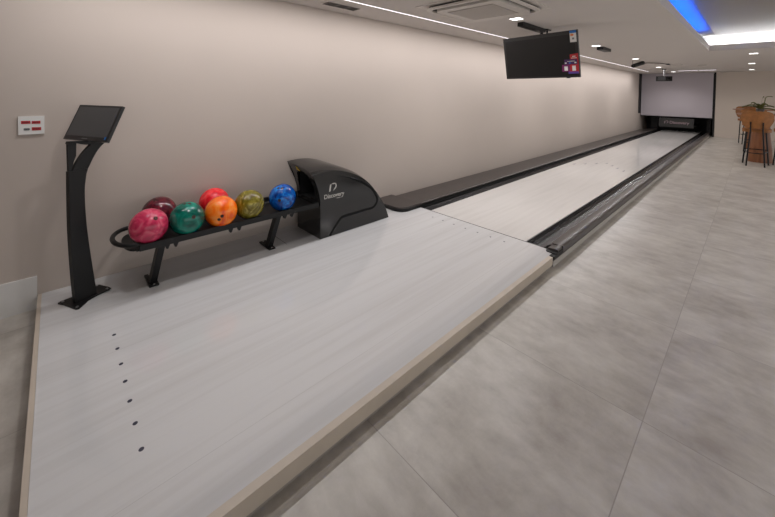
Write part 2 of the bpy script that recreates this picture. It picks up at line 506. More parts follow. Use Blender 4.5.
ps = thing('projection_screen', 'grey white projection screen hanging above the pin area', 'projection screen', (-1.97, 15.83, .6))
bm = BM(); box(bm, -2.955, -.998, 15.835, 15.838, .625, ZC-.003); part('fabric', bm, M['projscreen'], ps)
bm = BM(); tube(bm, [(-2.955, 15.836, .61), (-.998, 15.836, .61)], .015, 10); part('bottom_bar', bm, M['black'], ps)

def emblem(parent, origin, ux, s, m, nrm):
    """two leaning bars and a D shaped loop: the mark printed beside the name"""
    ux = Vector(ux); uz = Vector((0, 0, 1)); n = Vector(nrm)
    mt = Matrix((( ux.x, uz.x, n.x, origin[0]), (ux.y, uz.y, n.y, origin[1]), (ux.z, uz.z, n.z, origin[2]), (0, 0, 0, 1)))
    b = BM()
    prism(b, [(0, 0), (.22*s, .10*s), (.34*s, 1.0*s), (.22*s, .95*s), (.10*s, .8*s)], 'z', 0, .0006)
    pts_o = [(.62, 0), (.75, .15), (1.05, .35), (1.15, .65), (1.05, .92), (.85, 1.05), (.5, 1.05), (.42, .95)]
    pts_i = [(.72, .33), (.85, .42), (.96, .6), (.93, .8), (.82, .88), (.62, .88)]
    ring = pts_o + pts_i[::-1]
    lo = [b.verts.new((x*s, y*s, 0)) for x, y in pts_o]
    li = [b.verts.new((x*s, y*s, 0)) for x, y in [(.70, .22), (.80, .36), (.95, .48), (1.0, .66), (.94, .82), (.83, .9), (.55, .9), (.55, .88)]]
    for i in range(len(lo)-1):
        b.faces.new((lo[i], lo[i+1], li[i+1], li[i]))
    place(b, mt)
    part('emblem', b, m, parent)

sg = thing('lane_sign', 'charcoal sign panel with pale lettering below the projection screen', 'sign', (-1.90, 15.6, .26))
bm = BM(); box(bm, -2.372, -1.43, 15.60, 15.64, .262, .572); part('panel', bm, M['sign'], sg, bevel=.006)
b = text_bm('Discovery', .128); place(b, Matrix.Translation((-2.075, 15.598, .385)) @ Matrix.Rotation(R(90), 4, 'X')); part('lettering', b, M['logo_dim'], sg)
b = text_bm('BOWLING', .04); place(b, Matrix.Translation((-1.78, 15.598, .325)) @ Matrix.Rotation(R(90), 4, 'X'))
b.free()
emblem(sg, (-2.22, 15.598, .375), (1, 0, 0), .10, M['logo_dim'], (0, -1, 0))
for xx in (-2.36, -1.46):
    bm = BM(); box(bm, xx, xx+.02, 15.642, 16.88, .30, .34); part('support_arm', bm, M['black'], sg)

# ------------------------------------------------------------------ ball return machine
XM0, XM1 = -2.90, -2.516
mr = thing('ball_return_machine', 'glossy black ball return hood with printed emblem at the right end of the ball rack', 'ball return', (-2.71, 2.0, FZ))
prof_front = [(1.622, FZ+.002), (1.622, .22), (1.62, .365), (1.613, .449), (1.590, .53), (1.565, .59), (1.540, .640)]
prof_top = [(1.540, .638), (1.60, .648), (1.70, .654), (1.795, .647), (1.90, .618), (2.03, .564), (2.14, .490), (2.22, .412), (2.32, .285), (2.385, .180), (2.425, FZ+.002)]
fr = [(p.x, p.y) for p in catmull([(a, b, 0) for a, b in prof_front], 5)]
tp = [(p.x, p.y) for p in catmull([(a, b, 0) for a, b in prof_top], 6)]
def lift(x, y=1.5):
    """crown of the hood: rounds up from the near edge, higher at the front towards the wall"""
    d = XM1 - x; t = d/(XM1-XM0)
    return .034*(1-math.exp(-d/.045)) + .034*t*max(0, 1-max(0, y-1.54)/.5)
xs = [XM1 - (XM1-XM0)*k/14. for k in range(15)]
bm = BM()
rows_t, rows_f = [], []
for x in xs:
    t = (XM1 - x)/(XM1-XM0)
    col = []
    for (y, z) in tp:
        h = max(0, (z-FZ)/(.66-FZ))
        col.append(bm.verts.new((x, y - .03*t*h**3*(1 if y < 1.7 else max(0, 1-(y-1.7)/.3)), z + lift(x, y)*h**.8)))
    rows_t.append(col)
for A, B in zip(rows_t, rows_t[1:]):
    for k in range(len(A)-1): bm.faces.new((A[k], A[k+1], B[k+1], B[k]))
# near and wall side faces
for row, x in ((rows_t[0], XM1), (rows_t[-1], XM0)):
    fv = [bm.verts.new((x, y, z)) for y, z in fr[:-1]]
    bm.faces.new(fv + row)
part('hood', bm, M['gloss'], mr, smooth=True)
# front face with the ball mouth
bm = BM()
def front_pt(x, z):
    t = (XM1-x)/(XM1-XM0)
    for (y0, z0), (y1, z1) in zip(fr, fr[1:]):
        if z0 <= z <= z1:
            y = y0 + (y1-y0)*(z-z0)/(z1-z0); return y
    return fr[-1][0] if z > .3 else fr[0][0]
XA0, XA1, ZA0, ZA1 = -2.845, -2.60, .405, .615
def front_grid(x, z01):
    ztop = .638 + lift(x)
    z = FZ+.002 + (ztop-FZ-.002)*z01
    zz = FZ+.002 + (.640-FZ-.002)*z01
    y = front_pt(x, zz)
    t = (XM1 - x)/(XM1-XM0)
    return Vector((x, y - .03*t*z01**3, z))
NX, NZ = 30, 40
g = [[bm.verts.new(front_grid(XM1 - (XM1-XM0)*i/NX, j/NZ)) for j in range(NZ+1)] for i in range(NX+1)]
def in_mouth(p):
    cx, cz, a, b = -2.722, .475, .128, .165
    u, v = (p.x-cx)/a, (p.z-cz)/b
    if v < -.42: return False
    return abs(u)**2.6 + abs(max(v, 0))**2.4 < 1
for i in range(NX):
    for j in range(NZ):
        c = sum((q.co for q in (g[i][j], g[i+1][j], g[i+1][j+1], g[i][j+1])), Vector())/4
        if not in_mouth(c): bm.faces.new((g[i][j], g[i+1][j], g[i+1][j+1], g[i][j+1]))
part('front_panel', bm, M['gloss'], mr, smooth=True)
bm = BM(); box(bm, -2.86, -2.58, 1.80, 1.81, .385, .65)
box(bm, -2.865, -2.86, 1.625, 1.81, .385, .63); box(bm, -2.585, -2.58, 1.625, 1.81, .385, .60)
box(bm, -2.86, -2.585, 1.625, 1.80, .385, .39)
part('mouth_liner', bm, M['black_rough'], mr)
# gloss groove that frames the side panel
gp = catmull([(1.720, .088, 0), (1.765, .14, 0), (1.825, .205, 0), (1.865, .222, 0), (1.98, .224, 0), (2.10, .226, 0), (2.20, .226, 0), (2.245, .245, 0), (2.268, .29, 0), (2.245, .35, 0), (2.193, .415, 0), (2.11, .475, 0), (2.02, .523, 0), (1.94, .555, 0), (1.87, .578, 0), (1.80, .588, 0)], 5)
bm = BM()
lo, hi = [], []
for i, p in enumerate(gp):
    d = (gp[min(i+1, len(gp)-1)] - gp[max(i-1, 0)]).normalized()
    n = Vector((-d.y, d.x, 0)); w = .0125*(1 if i < len(gp)*.72 else max(.12, 1-(i/len(gp)-.72)/.28))
    lo.append((p - n*w)); hi.append((p + n*w))
def V(p, x): return bm.verts.new((x, p.x, p.y))
A = [[V(a, XM1+.0004), V(a*.75+b*.25, XM1+.004), V(a*.25+b*.75, XM1+.004), V(b, XM1+.0004)] for a, b in zip(lo, hi)]
for r0, r1 in zip(A, A[1:]):
    for k in range(3): bm.faces.new((r0[k], r0[k+1], r1[k+1], r1[k]))
part('side_groove', bm, M['groove'], mr, smooth=True)
rotn = Matrix(((0, 0, 1, 0), (1, 0, 0, 0), (0, 1, 0, 0), (0, 0, 0, 1)))   # local X -> +Y, local Y -> +Z, normal -> +X
b = text_bm('Discovery', .052); place(b, Matrix.Translation((XM1+.0012, 1.655, .418)) @ rotn); part('lettering', b, M['logo'], mr)
emblem(mr, (XM1+.0008, 1.708, .472), (0, 1, 0), .068, M['logo'], (1, 0, 0))
bm = BM(); prism(bm, [(1.785, .402), (1.85, .402), (1.85, .405), (1.785, .405)], 'x', XM1+.0004, XM1+.001); part('print_line', bm, M['logo'], mr)
q = front_grid(-2.795, .945)
bm = BM()
c0 = [front_grid(-2.785, .915), front_grid(-2.735, .915), front_grid(-2.765, .985)]
vs = [bm.verts.new(v + Vector((0, -.003, 0))) for v in c0] + [bm.verts.new(v + Vector((0, -.001, 0))) for v in c0]
bm.faces.new(vs[:3]); bm.faces.new(vs[3:][::-1])
for i in range(3): bm.faces.new((vs[i], vs[(i+1) % 3], vs[3+(i+1) % 3], vs[3+i]))
part('warning_triangle', bm, M['yellow'], mr)

# ------------------------------------------------------------------ ball rack
rk = thing('ball_rack', 'black steel bowling ball rack on two slanted legs along the left wall', 'ball rack', (-2.70, 1.0, FZ))
Y0, Y1 = .362, 1.612
bm = BM(); prism(bm, [(-2.895, .378), (-2.88, .368), (-2.56, .362), (-2.548, .372), (-2.548, .356), (-2.56, .350), (-2.895, .358)], 'y', Y0-.01, Y1)
part('tray', bm, M['black'], rk)
bm = BM(); box(bm, -2.547, -2.524, Y0-.002, Y1, .360, .398); part('front_rail', bm, M['black'], rk, bevel=.004)
bm = BM(); box(bm, -2.914, -2.896, Y0, Y1, .358, .412); part('back_rail', bm, M['black'], rk, bevel=.004)
# rounded left end plate and tubular loop
pts = [(-2.545, Y0-.012)]
for k in range(13):
    t = R(-0 - 180*k/12); pts.append((-2.72 + .15*math.cos(t), Y0-.012 + .055*math.sin(t)))
pts.append((-2.893, Y0-.012))
bm = BM(); prism(bm, pts, 'z', .352, .366); part('end_plate', bm, M['black'], rk)
lp = [(-2.548, Y0+.03, .383)]
for k in range(17):
    t = R(-180*k/16); lp.append((-2.728 + .178*math.cos(t), Y0+.0 + .112*math.sin(t), .396))
lp.append((-2.905, Y0+.04, .405))
bm = BM(); tube(bm, catmull(lp, 2), .0135, 10); part('end_loop', bm, M['black'], rk, smooth=True)
for y in (.450, 1.240):
    bm = BM()
    # slanted square bar leg leaning out and along the rack
    lo_ = [(-2.700, y-.020, FZ+.012), (-2.640, y-.020, FZ+.012), (-2.640, y+.018, FZ+.012), (-2.700, y+.018, FZ+.012)]
    hi_ = [(-2.620, y+.012, .348), (-2.566, y+.012, .348), (-2.566, y+.052, .348), (-2.620, y+.052, .348)]
    a_ = [bm.verts.new(p) for p in lo_]; b_ = [bm.verts.new(p) for p in hi_]
    for k in range(4): bm.faces.new((a_[k], a_[(k+1) % 4], b_[(k+1) % 4], b_[k]))
    bm.faces.new(a_[::-1]); bm.faces.new(b_)
    lg = part('leg', bm, M['black'], rk, bevel=.003)
    bm = BM(); box(bm, -2.790, -2.606, y-.028, y+.024, FZ+.001, FZ+.0115); part('foot_plate', bm, M['black'], lg, bevel=.003)
    for xx in (-2.618, -2.775):
        bm = BM(); lathe(bm, [(.007, FZ+.0118), (.005, FZ+.0155)], xx, y-.002, 8); part('bolt', bm, M['metal'], lg)
for y in (.512, .560, .905, .965, 1.325, 1.385):
    bm = BM(); prism(bm, [(y-.016, .3495), (y+.016, .3495), (y+.004, .320), (y-.006, .320)], 'x', -2.585, -2.560)
    part('underside_bracket', bm, M['black'], rk)

# ------------------------------------------------------------------ bowling balls
BR = .1065
def ball(loc, m, holes, label):
    r = thing('bowling_ball', label, 'bowling ball', (loc[0], loc[1], loc[2]-BR), group='bowling balls on the rack')
    bm = BM(); bmesh.ops.create_uvsphere(bm, u_segments=48, v_segments=28, radius=BR)
    for v in bm.verts: v.co.z += BR
    part('shell', bm, m, r, world=False, smooth=True, )
    for h, rad in holes:
        h = Vector(h).normalized(); a = h.orthogonal().normalized(); b = h.cross(a)
        bm = BM(); rings = []
        for rr, rad_s in ((rad, BR*1.001), (rad*.82, BR*1.0045), (rad*.70, BR*1.001), (rad*.62, BR*1.0012)):
            rings.append([])
            for k in range(16):
                t = 2*PI*k/16; p = (h*BR + a*rr*math.cos(t) + b*rr*math.sin(t)).normalized()*rad_s
                rings[-1].append(bm.verts.new(p + Vector((0, 0, BR))))
        for A, B in zip(rings, rings[1:]):
            for k in range(16): bm.faces.new((A[k], A[(k+1) % 16], B[(k+1) % 16], B[k]))
        bm.faces.new(rings[-1])
        part('finger_hole', bm, M['hole'], r, world=False, smooth=True)
    return r
M['hole'] = mat('dark_finger_hole', (.03, .012, .006), .7)
ZT = .3725 + BR
BALLS = [
 ((-2.605, .420, ZT), ball_mat('pink_swirl', (.24, .008, .035), (.56, .035, .10), (.66, .14, .20), 4, 2.2, 1.3), [((.764, .202, .613), .0125)], 'pink marbled bowling ball at the left end of the rack, front row'),
 ((-2.850, .520, ZT), ball_mat('maroon_swirl', (.030, .004, .008), (.10, .008, .018), (.26, .02, .035), 7, 1.2, 3.1), [], 'dark maroon bowling ball behind the pink and green balls'),
 ((-2.600, .6335, ZT), ball_mat('green_swirl', (.001, .035, .03), (.002, .13, .095), (.006, .27, .19), 4, 1.6, 5.7), [((.948, .129, .291), .0125), ((.135, -.179, .975), .010), ((.24, .057, .969), .010)], 'teal green bowling ball between the pink and orange balls'),
 ((-2.842, .878, ZT), ball_mat('red_swirl', (.60, .008, .012), (.86, .02, .03), (.90, .10, .10), 4, 2.5, 2.2), [], 'bright red bowling ball behind the orange ball'),
 ((-2.592, .847, ZT), ball_mat('orange_swirl', (.72, .05, .001), (.95, .15, .003), (.98, .28, .03), 3.2, 2.5, 8.4), [((.881, -.419, -.218), .011), ((.966, -.257, -.012), .011)], 'bright orange bowling ball in front of the red ball'),
 ((-2.616, 1.058, ZT), ball_mat('olive_swirl', (.08, .06, .003), (.19, .155, .014), (.40, .34, .07), 3.5, 4.0, 4.6), [], 'olive green marbled bowling ball right of the orange ball'),
 ((-2.613, 1.325, ZT), ball_mat('blue_swirl', (.001, .018, .13), (.002, .09, .42), (.02, .30, .78), 5, 1.8, 6.9), [((.244, -.476, .845), .010), ((.458, -.286, .841), .010), ((.768, -.637, .067), .0125)], 'blue marbled bowling ball nearest the ball return machine'),
]
for loc, m, holes, label in BALLS: ball(loc, m, holes, label)

# ------------------------------------------------------------------ kiosk
ko = Vector((-2.685, .077, 0)); ku = Vector((math.cos(R(27.8)), math.sin(R(27.8)), 0)); kd = Vector((-ku.y, ku.x, 0))
kl = ko - ku*.0425 + kd*.03
ks = thing('scoring_kiosk', 'slim black kiosk stand with tilted touch screen at the left end of the ball rack', 'kiosk', (kl.x, kl.y, FZ), R(27.8))
def kp(pts): return [(s-.03, z-FZ) for s, z in pts]
# base plate with waisted sides
bp = [(-.062, -.062), (-.02, -.058), (.045, -.06), (.098, -.062), (.106, -.052), (.096, -.03), (.066, .02), (.060, .08), (.064, .135), (.058, .15), (.03, .152), (-.05, .15), (-.062, .14), (-.06, .08), (-.05, .02), (-.066, -.045)]
bm = BM(); prism(bm, bp, 'z', .001, .0085); bs = part('base_plate', bm, M['black'], ks, world=False, bevel=.002)
for x, y in ((.085, -.048), (.045, .135), (-.05, .135), (-.048, -.045)):
    bm = BM(); lathe(bm, [(.008, .0088), (.006, .012)], x, y, 8); part('bolt', bm, M['metal'], bs, world=False)
front = [(0.0, .089), (-.012, .25), (-.024, .5), (-.027, .7), (-.027, .862)]
rear = [(.060, .835), (.0535, .785), (.050, .733), (.0525, .62), (.063, .477), (.083, .30), (.098, .18), (.107, .105), (.107, .089)]
fk = [(p.x, p.y) for p in catmull([(a, b, 0) for a, b in front], 4)]
rk2 = [(p.x, p.y) for p in catmull([(a, b, 0) for a, b in rear], 4)]
bm = BM(); prism(bm, kp(fk + [(.068, .862)] + rk2), 'x', .0130, .0425); part('column', bm, M['black'], ks, world=False, bevel=.003)
# forked head: an upright arm and a curved arm
bm = BM(); prism(bm, kp([(-.027, .863), (-.014, .863), (-.002, .915), (.010, .948), (.012, 1.020), (-.030, 1.020)]), 'x', .0225, .0385)
part('upright_arm', bm, M['black'], ks, world=False)
inner = [(-.012, .863), (.008, .905), (.031, .943), (.056, .975), (.084, 1.004)]
outer = [(.160, 1.004), (.138, .985), (.115, .955), (.093, .916), (.078, .883), (.068, .863)]
bm = BM(); prism(bm, kp([(p.x, p.y) for p in catmull([(a, b, 0) for a, b in inner], 4)] + [(p.x, p.y) for p in catmull([(a, b, 0) for a, b in outer], 4)]), 'x', .0225, .0425)
part('curved_arm', bm, M['black'], ks, world=False)
bm = BM(); prism(bm, kp([(-.028, 1.0205), (.012, 1.0205), (.06, 1.0045), (.160, 1.0045), (.150, 1.09), (.11, 1.045), (.06, 1.028), (-.022, 1.034)]), 'x', .010, .042); part('screen_mount', bm, M['black'], ks, world=False)
# tilted screen
tilt = R(65.8)
sc_c = Vector((-.0214+.0425, .107-.03, 1.131-FZ))
sv = Vector((0, math.cos(tilt), math.sin(tilt))); sn = Vector((0, -math.sin(tilt), math.cos(tilt)))
SM = Matrix(((1, 0, 0, sc_c.x), (0, sv.y, sn.y, sc_c.y), (0, sv.z, sn.z, sc_c.z), (0, 0, 0, 1)))
w, h = .384, .224
bm = BM(); box(bm, -w/2, w/2, -h/2, h/2, -.016, 0, SM); dsp = part('display', bm, M['bezel'], ks, world=False, bevel=.003)
bm = BM(); box(bm, -w/2+.014, w/2-.016, -h/2+.026, h/2-.013, .0004, .0012, SM); part('screen_glass', bm, M['kiosk_glass'], dsp, world=False, label='dark grey switched-off touch glass')
bm = BM(); box(bm, w/2-.030, w/2-.018, -h/2+.014, -h/2+.030, .0014, .0019, SM); part('sticker', bm, M['blue'], dsp, world=False, label='small blue sticker')
bm = BM(); box(bm, -.03, .02, -h/2+.010, -h/2+.0145, .0005, .0010, SM); part('maker_mark', bm, M['grey'], dsp, world=False)

# ------------------------------------------------------------------ wall socket plate
sp = thing('wall_socket', 'white wall socket plate with three red labels on the left wall beside the kiosk', 'socket', (XW+.001, -.105, 1.06))
bm = BM(); box(bm, XW+.001, XW+.010, -.160, -.050, 1.060, 1.168); part('plate', bm, M['white'], sp, bevel=.003)
for y0, y1, z0, z1 in ((-.148, -.109, 1.123, 1.141), (-.104, -.067, 1.122, 1.139), (-.104, -.064, 1.082, 1.101)):
    bm = BM(); box(bm, XW+.0105, XW+.0115, y0, y1, z0, z1); lb = part('label', bm, M['red'], sp, label='red label with dark print')
    bm = BM()
    for k in range(5):
        t = y0+.006 + (y1-y0-.012)*k/5; box(bm, XW+.0117, XW+.0121, t, t+.0035, z0+.006, z1-.006)
    part('print', bm, M['ink'], lb)
bm = BM(); prism(bm, rrect(-.138, -.112, 1.084, 1.098, .005), 'x', XW+.0103, XW+.0118); so = part('outlet', bm, M['grey'], sp)
bm = BM()
for k in range(3):
    lathe(bm, [(.0022, 0), (.0022, .001)], 0, 0, 8)
    for v in list(bm.verts)[-16:]: v.co = Vector((XW+.0119+v.co.z, -.132+.007*k+v.co.x, 1.091+v.co.y))
part('pin_hole', bm, M['capside'], so)

# ------------------------------------------------------------------ hanging television
tv_c = Vector((-1.876, 4.350, 1.806)); yaw = R(-7.575); tl = R(101.14)
u = Vector((math.cos(yaw), math.sin(yaw), 0)); n0 = Vector((-math.sin(yaw), math.cos(yaw), 0))
v = n0*math.cos(tl) + Vector((0, 0, 1))*math.sin(tl); nn = u.cross(v)
TM = Matrix(((u.x, v.x, nn.x, tv_c.x), (u.y, v.y, nn.y, tv_c.y), (u.z, v.z, nn.z, tv_c.z), (0, 0, 0, 1)))
tv = thing('television', 'black flat television hanging from the ceiling above the lane, tilted down', 'television', (-1.87, 4.40, 1.55))
w, h = .967, .541
bm = BM(); box(bm, -w/2, w/2, -h/2, h/2, -.028, 0, TM); cab = part('cabinet', bm, M['bezel'], tv, bevel=.004)
bm = BM(); box(bm, -.2, .2, -.16, .12, -.06, -.0285, TM); part('rear_housing', bm, M['black'], cab, bevel=.01)
bm = BM(); box(bm, -w/2+.030, w/2-.030, -h/2+.022, h/2-.045, .0004, .0012, TM); part('screen', bm, M['screen_off'], tv)
bm = BM(); box(bm, w/2-.155, w/2-.115, -h/2-.008, -h/2-.0005, -.015, -.002, TM); part('sensor', bm, M['black'], cab)
bm = BM(); box(bm, w/2-.083, w/2-.010, h/2-.135, h/2-.006, .0014, .0020, TM); es = part('energy_label', bm, M['white'], tv, label='energy label with blue header')
bm = BM(); box(bm, w/2-.083, w/2-.010, h/2-.033, h/2-.006, .0022, .0027, TM); part('header', bm, M['blue'], es)
bm = BM(); prism(bm, [(w/2-.075, h/2-.064), (w/2-.045, h/2-.064), (w/2-.037, h/2-.054), (w/2-.045, h/2-.044), (w/2-.075, h/2-.044)], 'z', .0022, .0027); place(bm, TM); part('arrow', bm, M['orange_s'], es)
bm = BM(); box(bm, w/2-.07, w/2-.05, h/2-.041, h/2-.036, .0022, .0027, TM); part('arrow', bm, M['yellow'], es)
bm = BM(); box(bm, w/2-.058, w/2-.036, h/2-.105, h/2-.085, .0022, .0027, TM); part('print', bm, M['grey'], es)
# promotional sticker stack on the lower right corner
ps_ = bm = BM(); prism(bm, [(w/2-.098, -h/2+.268), (w/2-.004, -h/2+.277), (w/2-.004, -h/2+.05), (w/2-.125, -h/2+.05), (w/2-.125, -h/2+.195), (w/2-.098, -h/2+.195)], 'z', .0014, .0020); place(bm, TM)
st = part('promo_sticker', bm, M['red'], tv, label='red and purple promotional sticker')
def patch(name, x0, x1, y0, y1, m, z=.0022):
    b = BM(); box(b, w/2-x0, w/2-x1, -h/2+y0+.027, -h/2+y1+.027, z, z+.0005, TM); part(name, b, m, st)
patch('purple_panel', .165, .018, .125, .185, M['purple'])
patch('plum_panel', .195, .105, .045, .125, M['magenta'])
patch('violet_strip', .125, .008, .018, .043, M['violet'])
patch('white_square', .170, .130, .055, .105, M['white'], .0029)
patch('white_square', .078, .038, .052, .110, M['white'], .0029)
patch('pale_mark', .160, .140, .138, .150, M['white'], .0029)
patch('pale_mark', .050, .028, .138, .153, M['white'], .0029)
patch('pale_mark', .112, .092, .138, .150, M['blue'], .0029)
patch('print_line', .130, .045, .160, .166, M['logo'], .0029)
patch('print_line', .085, .020, .195, .202, M['logo'], .0029)
patch('print_line', .070, .035, .212, .222, M['logo'], .0029)
# ceiling mount
bm = BM(); box(bm, -1.885, -1.815, 3.80, 4.40, 2.104, ZC-.001); mb = part('mount_housing', bm, M['black'], tv, bevel=.008)
for k in range(9):
    bm = BM(); y = 3.84 + k*.06; box(bm, -1.8905, -1.8855, y, y+.018, 2.112, 2.140); part('rib', bm, M['black_rough'], mb)
bm = BM(); box(bm, -1.93, -1.80, 4.41, 4.53, 2.138, ZC-.001); part('ceiling_plate', bm, M['black'], tv)
bm = BM(); tube(bm, [(-1.885, 4.45, 2.137), (-1.885, 4.43, 1.86)], .018, 10); part('pole', bm, M['black'], tv, smooth=True)
bm = BM(); tube(bm, [(-1.83, 4.48, 2.137), (-1.835, 4.49, 2.085)], .011, 8); part('clamp_screw', bm, M['black'], tv, smooth=True)

# ------------------------------------------------------------------ ceiling fittings
ac = thing('cassette_air_conditioner', 'cream square cassette air conditioner set in the ceiling left of the television', 'air conditioner', (-1.79, 2.92, ZC))
AX, AY = -1.79, 2.92
bm = BM(); box(bm, AX-.45, AX+.45, AY-.45, AY+.45, ZC-.006, ZC-.0005); part('frame', bm, M['ac'], ac, bevel=.002)
bm = BM(); prism(bm, rrect(AX-.385, AX+.385, AY-.385, AY+.385, .09), 'z', ZC-.022, ZC-.0065); part('air_slot', bm, M['ac_dark'], ac)
bm = BM()
o_ = rrect(AX-.40, AX+.40, AY-.40, AY+.40, .10, 8); i_ = rrect(AX-.365, AX+.365, AY-.365, AY+.365, .085, 8)
def ring(bm, o, i, z0, z1):
    a = [bm.verts.new((x, y, z0)) for x, y in o]; b = [bm.verts.new((x, y, z0)) for x, y in i]
    c = [bm.verts.new((x, y, z1)) for x, y in o]; d = [bm.verts.new((x, y, z1)) for x, y in i]
    n = len(o)
    for k in range(n):
        j = (k+1) % n
        bm.faces.new((a[k], a[j], b[j], b[k])); bm.faces.new((c[k], d[k], d[j], c[j]))
        bm.faces.new((a[k], c[k], c[j], a[j])); bm.faces.new((b[k], b[j], d[j], d[k]))
ring(bm, o_, i_, ZC-.04, ZC-.0225); part('rim', bm, M['ac'], ac)
bm = BM(); prism(bm, rrect(AX-.325, AX+.325, AY-.325, AY+.325, .07), 'z', ZC-.050, ZC-.0225); cv = part('cover', bm, M['ac'], ac, bevel=.005)
bm = BM(); box(bm, AX-.235, AX+.235, AY-.235, AY+.235, ZC-.0535, ZC-.0505); gl_ = part('grille', bm, M['ac_grille'], ac)
for k in range(15):
    y = AY-.222 + k*.0308
    bm = BM(); box(bm, AX-.232, AX+.232, y, y+.014, ZC-.0570, ZC-.0537); part('slat', bm, M['ac'], gl_)

vt = thing('air_vent', 'narrow grey louvred air vent in the ceiling nearest the left wall', 'air vent', (-2.72, 1.97, ZC))
bm = BM(); box(bm, -2.79, -2.65, 1.77, 2.17, ZC-.005, ZC-.0005); part('frame', bm, M['ac'], vt)
bm = BM(); box(bm, -2.775, -2.665, 1.79, 2.15, ZC-.0065, ZC-.0052); part('backing', bm, M['vent'], vt)
for k in range(4):
    x = -2.77 + k*.027
    bm = BM(); box(bm, x, x+.010, 1.79, 2.15, ZC-.010, ZC-.0067); part('slat', bm, M['ac_dark'], vt)
for k in range(4):
    y = 1.79 + k*.116
    bm = BM(); box(bm, -2.775, -2.665, y, y+.008, ZC-.012, ZC-.0102); part('crossbar', bm, M['vent'], vt)
vt2 = thing('air_vent', 'small flat grey air vent in the far ceiling near the projection screen', 'air vent', (-.98, 12.05, ZC))
bm = BM(); box(bm, -1.09, -.87, 11.98, 12.12, ZC-.006, ZC-.0005); part('frame', bm, M['ac'], vt2)
for k in range(4):
    bm = BM(); y = 12.0 + k*.028; box(bm, -1.07, -.89, y, y+.012, ZC-.009, ZC-.0062); part('slat', bm, M['vent'], vt2)

# recessed downlights
def downlight(loc, label, size=.055):
    d = thing('recessed_downlight', label, 'downlight', loc, group='recessed downlights')
    b = BM(); ring(b, rrect(-size-.012, size+.012, -size-.012, size+.012, .006, 2), rrect(-size, size, -size, size, .004, 2), -.005, -.0005); part('frame', b, M['white'], d, world=False)
    b = BM(); prism(b, rrect(-size+.001, size-.001, -size+.001, size-.001, .004, 2), 'z', -.004, -.001); part('diffuser', b, M['dl'], d, world=False)
    return d
DL = [((-1.80, 3.60, ZC), 'square recessed downlight beside the air conditioner and the television mount'),
      ((-1.835, 6.44, ZC), 'square recessed downlight beside the flat black ceiling box'),
      ((-1.855, 9.26, ZC), 'square recessed downlight just in front of the black ceiling camera'),
      ((-1.92, 12.3, ZC), 'square recessed downlight just in front of the projector mount'),
      ((-1.915, 14.84, ZC), 'square recessed downlight over the lane nearest the projection screen'),
      ((-.06, 9.33, ZC), 'recessed downlight just past the end of the ceiling recess, nearest of its row'),
      ((-.10, 12.05, ZC), 'middle recessed downlight of the row above the wooden bar tables'),
      ((-.12, 14.74, ZC), 'farthest recessed downlight of the row in front of the end wall')]
d0 = None
for loc, lab in DL:
    if d0 is None: d0 = downlight(loc, lab)
    else: dup(d0, loc, lab)

def linear(label, x0, x1, y0, y1, m):
    o = thing('linear_light', label, 'linear light', ((x0+x1)/2, (y0+y1)/2, ZC))
    b = BM(); box(b, x0, x1, y0, y1, ZC-.003, ZC-.0005); part('diffuser', b, m, o)
    b = BM(); ring(b, [(x0-.006, y0-.006), (x1+.006, y0-.006), (x1+.006, y1+.006), (x0-.006, y1+.006)], [(x0-.001, y0-.001), (x1+.001, y0-.001), (x1+.001, y1+.001), (x0-.001, y1+.001)], ZC-.004, ZC-.0004)
    part('frame', b, M['white'], o)
linear('long thin white LED line in the ceiling running along the left wall', -2.522, -2.506, -.2, 14.43, M['led'])
linear('short pale LED line across the far ceiling, left of the pair before the screen', -1.74, -1.275, 14.40, 14.50, M['led_end'])
linear('short pale LED line across the far ceiling, right of the pair before the screen', -1.245, -.86, 14.38, 14.48, M['led_end'])

# flat black box on the ceiling
cb = thing('ceiling_box', 'flat black box fixed to the ceiling behind the television', 'ceiling box', (-1.80, 6.95, ZC))
bm = BM(); box(bm, -1.875, -1.775, 6.62, 7.06, 2.100, ZC-.001); bx_ = part('housing', bm, M['black'], cb, bevel=.02)
for k in range(8):
    y = 6.66 + k*.045
    bm = BM(); box(bm, -1.879, -1.8755, y, y+.02, 2.112, 2.135); part('rib', bm, M['black_rough'], bx_)

# ceiling camera and its cable
cm = thing('ceiling_camera', 'black tilted camera on a thin bracket under the far ceiling', 'camera', (-1.93, 9.9, ZC))
bm = BM(); tube(bm, [(-2.00, 9.80, 2.035), (-1.86, 10.04, 2.115)], .045, 14); bd = part('body', bm, M['black'], cm, smooth=True)
bm = BM(); tube(bm, [(-2.005, 9.792, 2.032), (-2.016, 9.775, 2.026)], .036, 14); part('lens', bm, M['groove'], bd, smooth=True)
bm = BM(); tube(bm, [(-1.995, 9.70, ZC-.001), (-1.995, 9.70, 2.04), (-1.985, 9.78, 2.035)], .006, 8); part('bracket', bm, M['black'], cm)
bm = BM(); tube(bm, catmull([(-1.87, 10.05, 2.10), (-1.80, 10.2, 2.118), (-1.70, 10.6, 2.135), (-1.6, 10.95, 2.138), (-1.55, 11.12, 2.138)], 5), .009, 8)
cc = solo('ceiling_cable', bm, M['cable'], 'thin brown cable running along the ceiling from the camera to the hatch', 'cable', (-1.7, 10.6, 2.13), smooth=True)
bm = BM(); box(bm, -1.585, -1.52, 11.08, 11.24, 2.125, 2.148); part('plug', bm, M['black'], cc)
bm = BM(); ring(bm, [(-1.58, 11.3), (-1.33, 11.3), (-1.33, 11.75), (-1.58, 11.75)], [(-1.57, 11.31), (-1.34, 11.31), (-1.34, 11.74), (-1.57, 11.74)], ZC-.003, ZC-.0004)
solo('ceiling_hatch', bm, M['vent'], 'faint square hatch outline in the ceiling at the cable end', 'hatch', (-1.45, 11.5, ZC-.003))

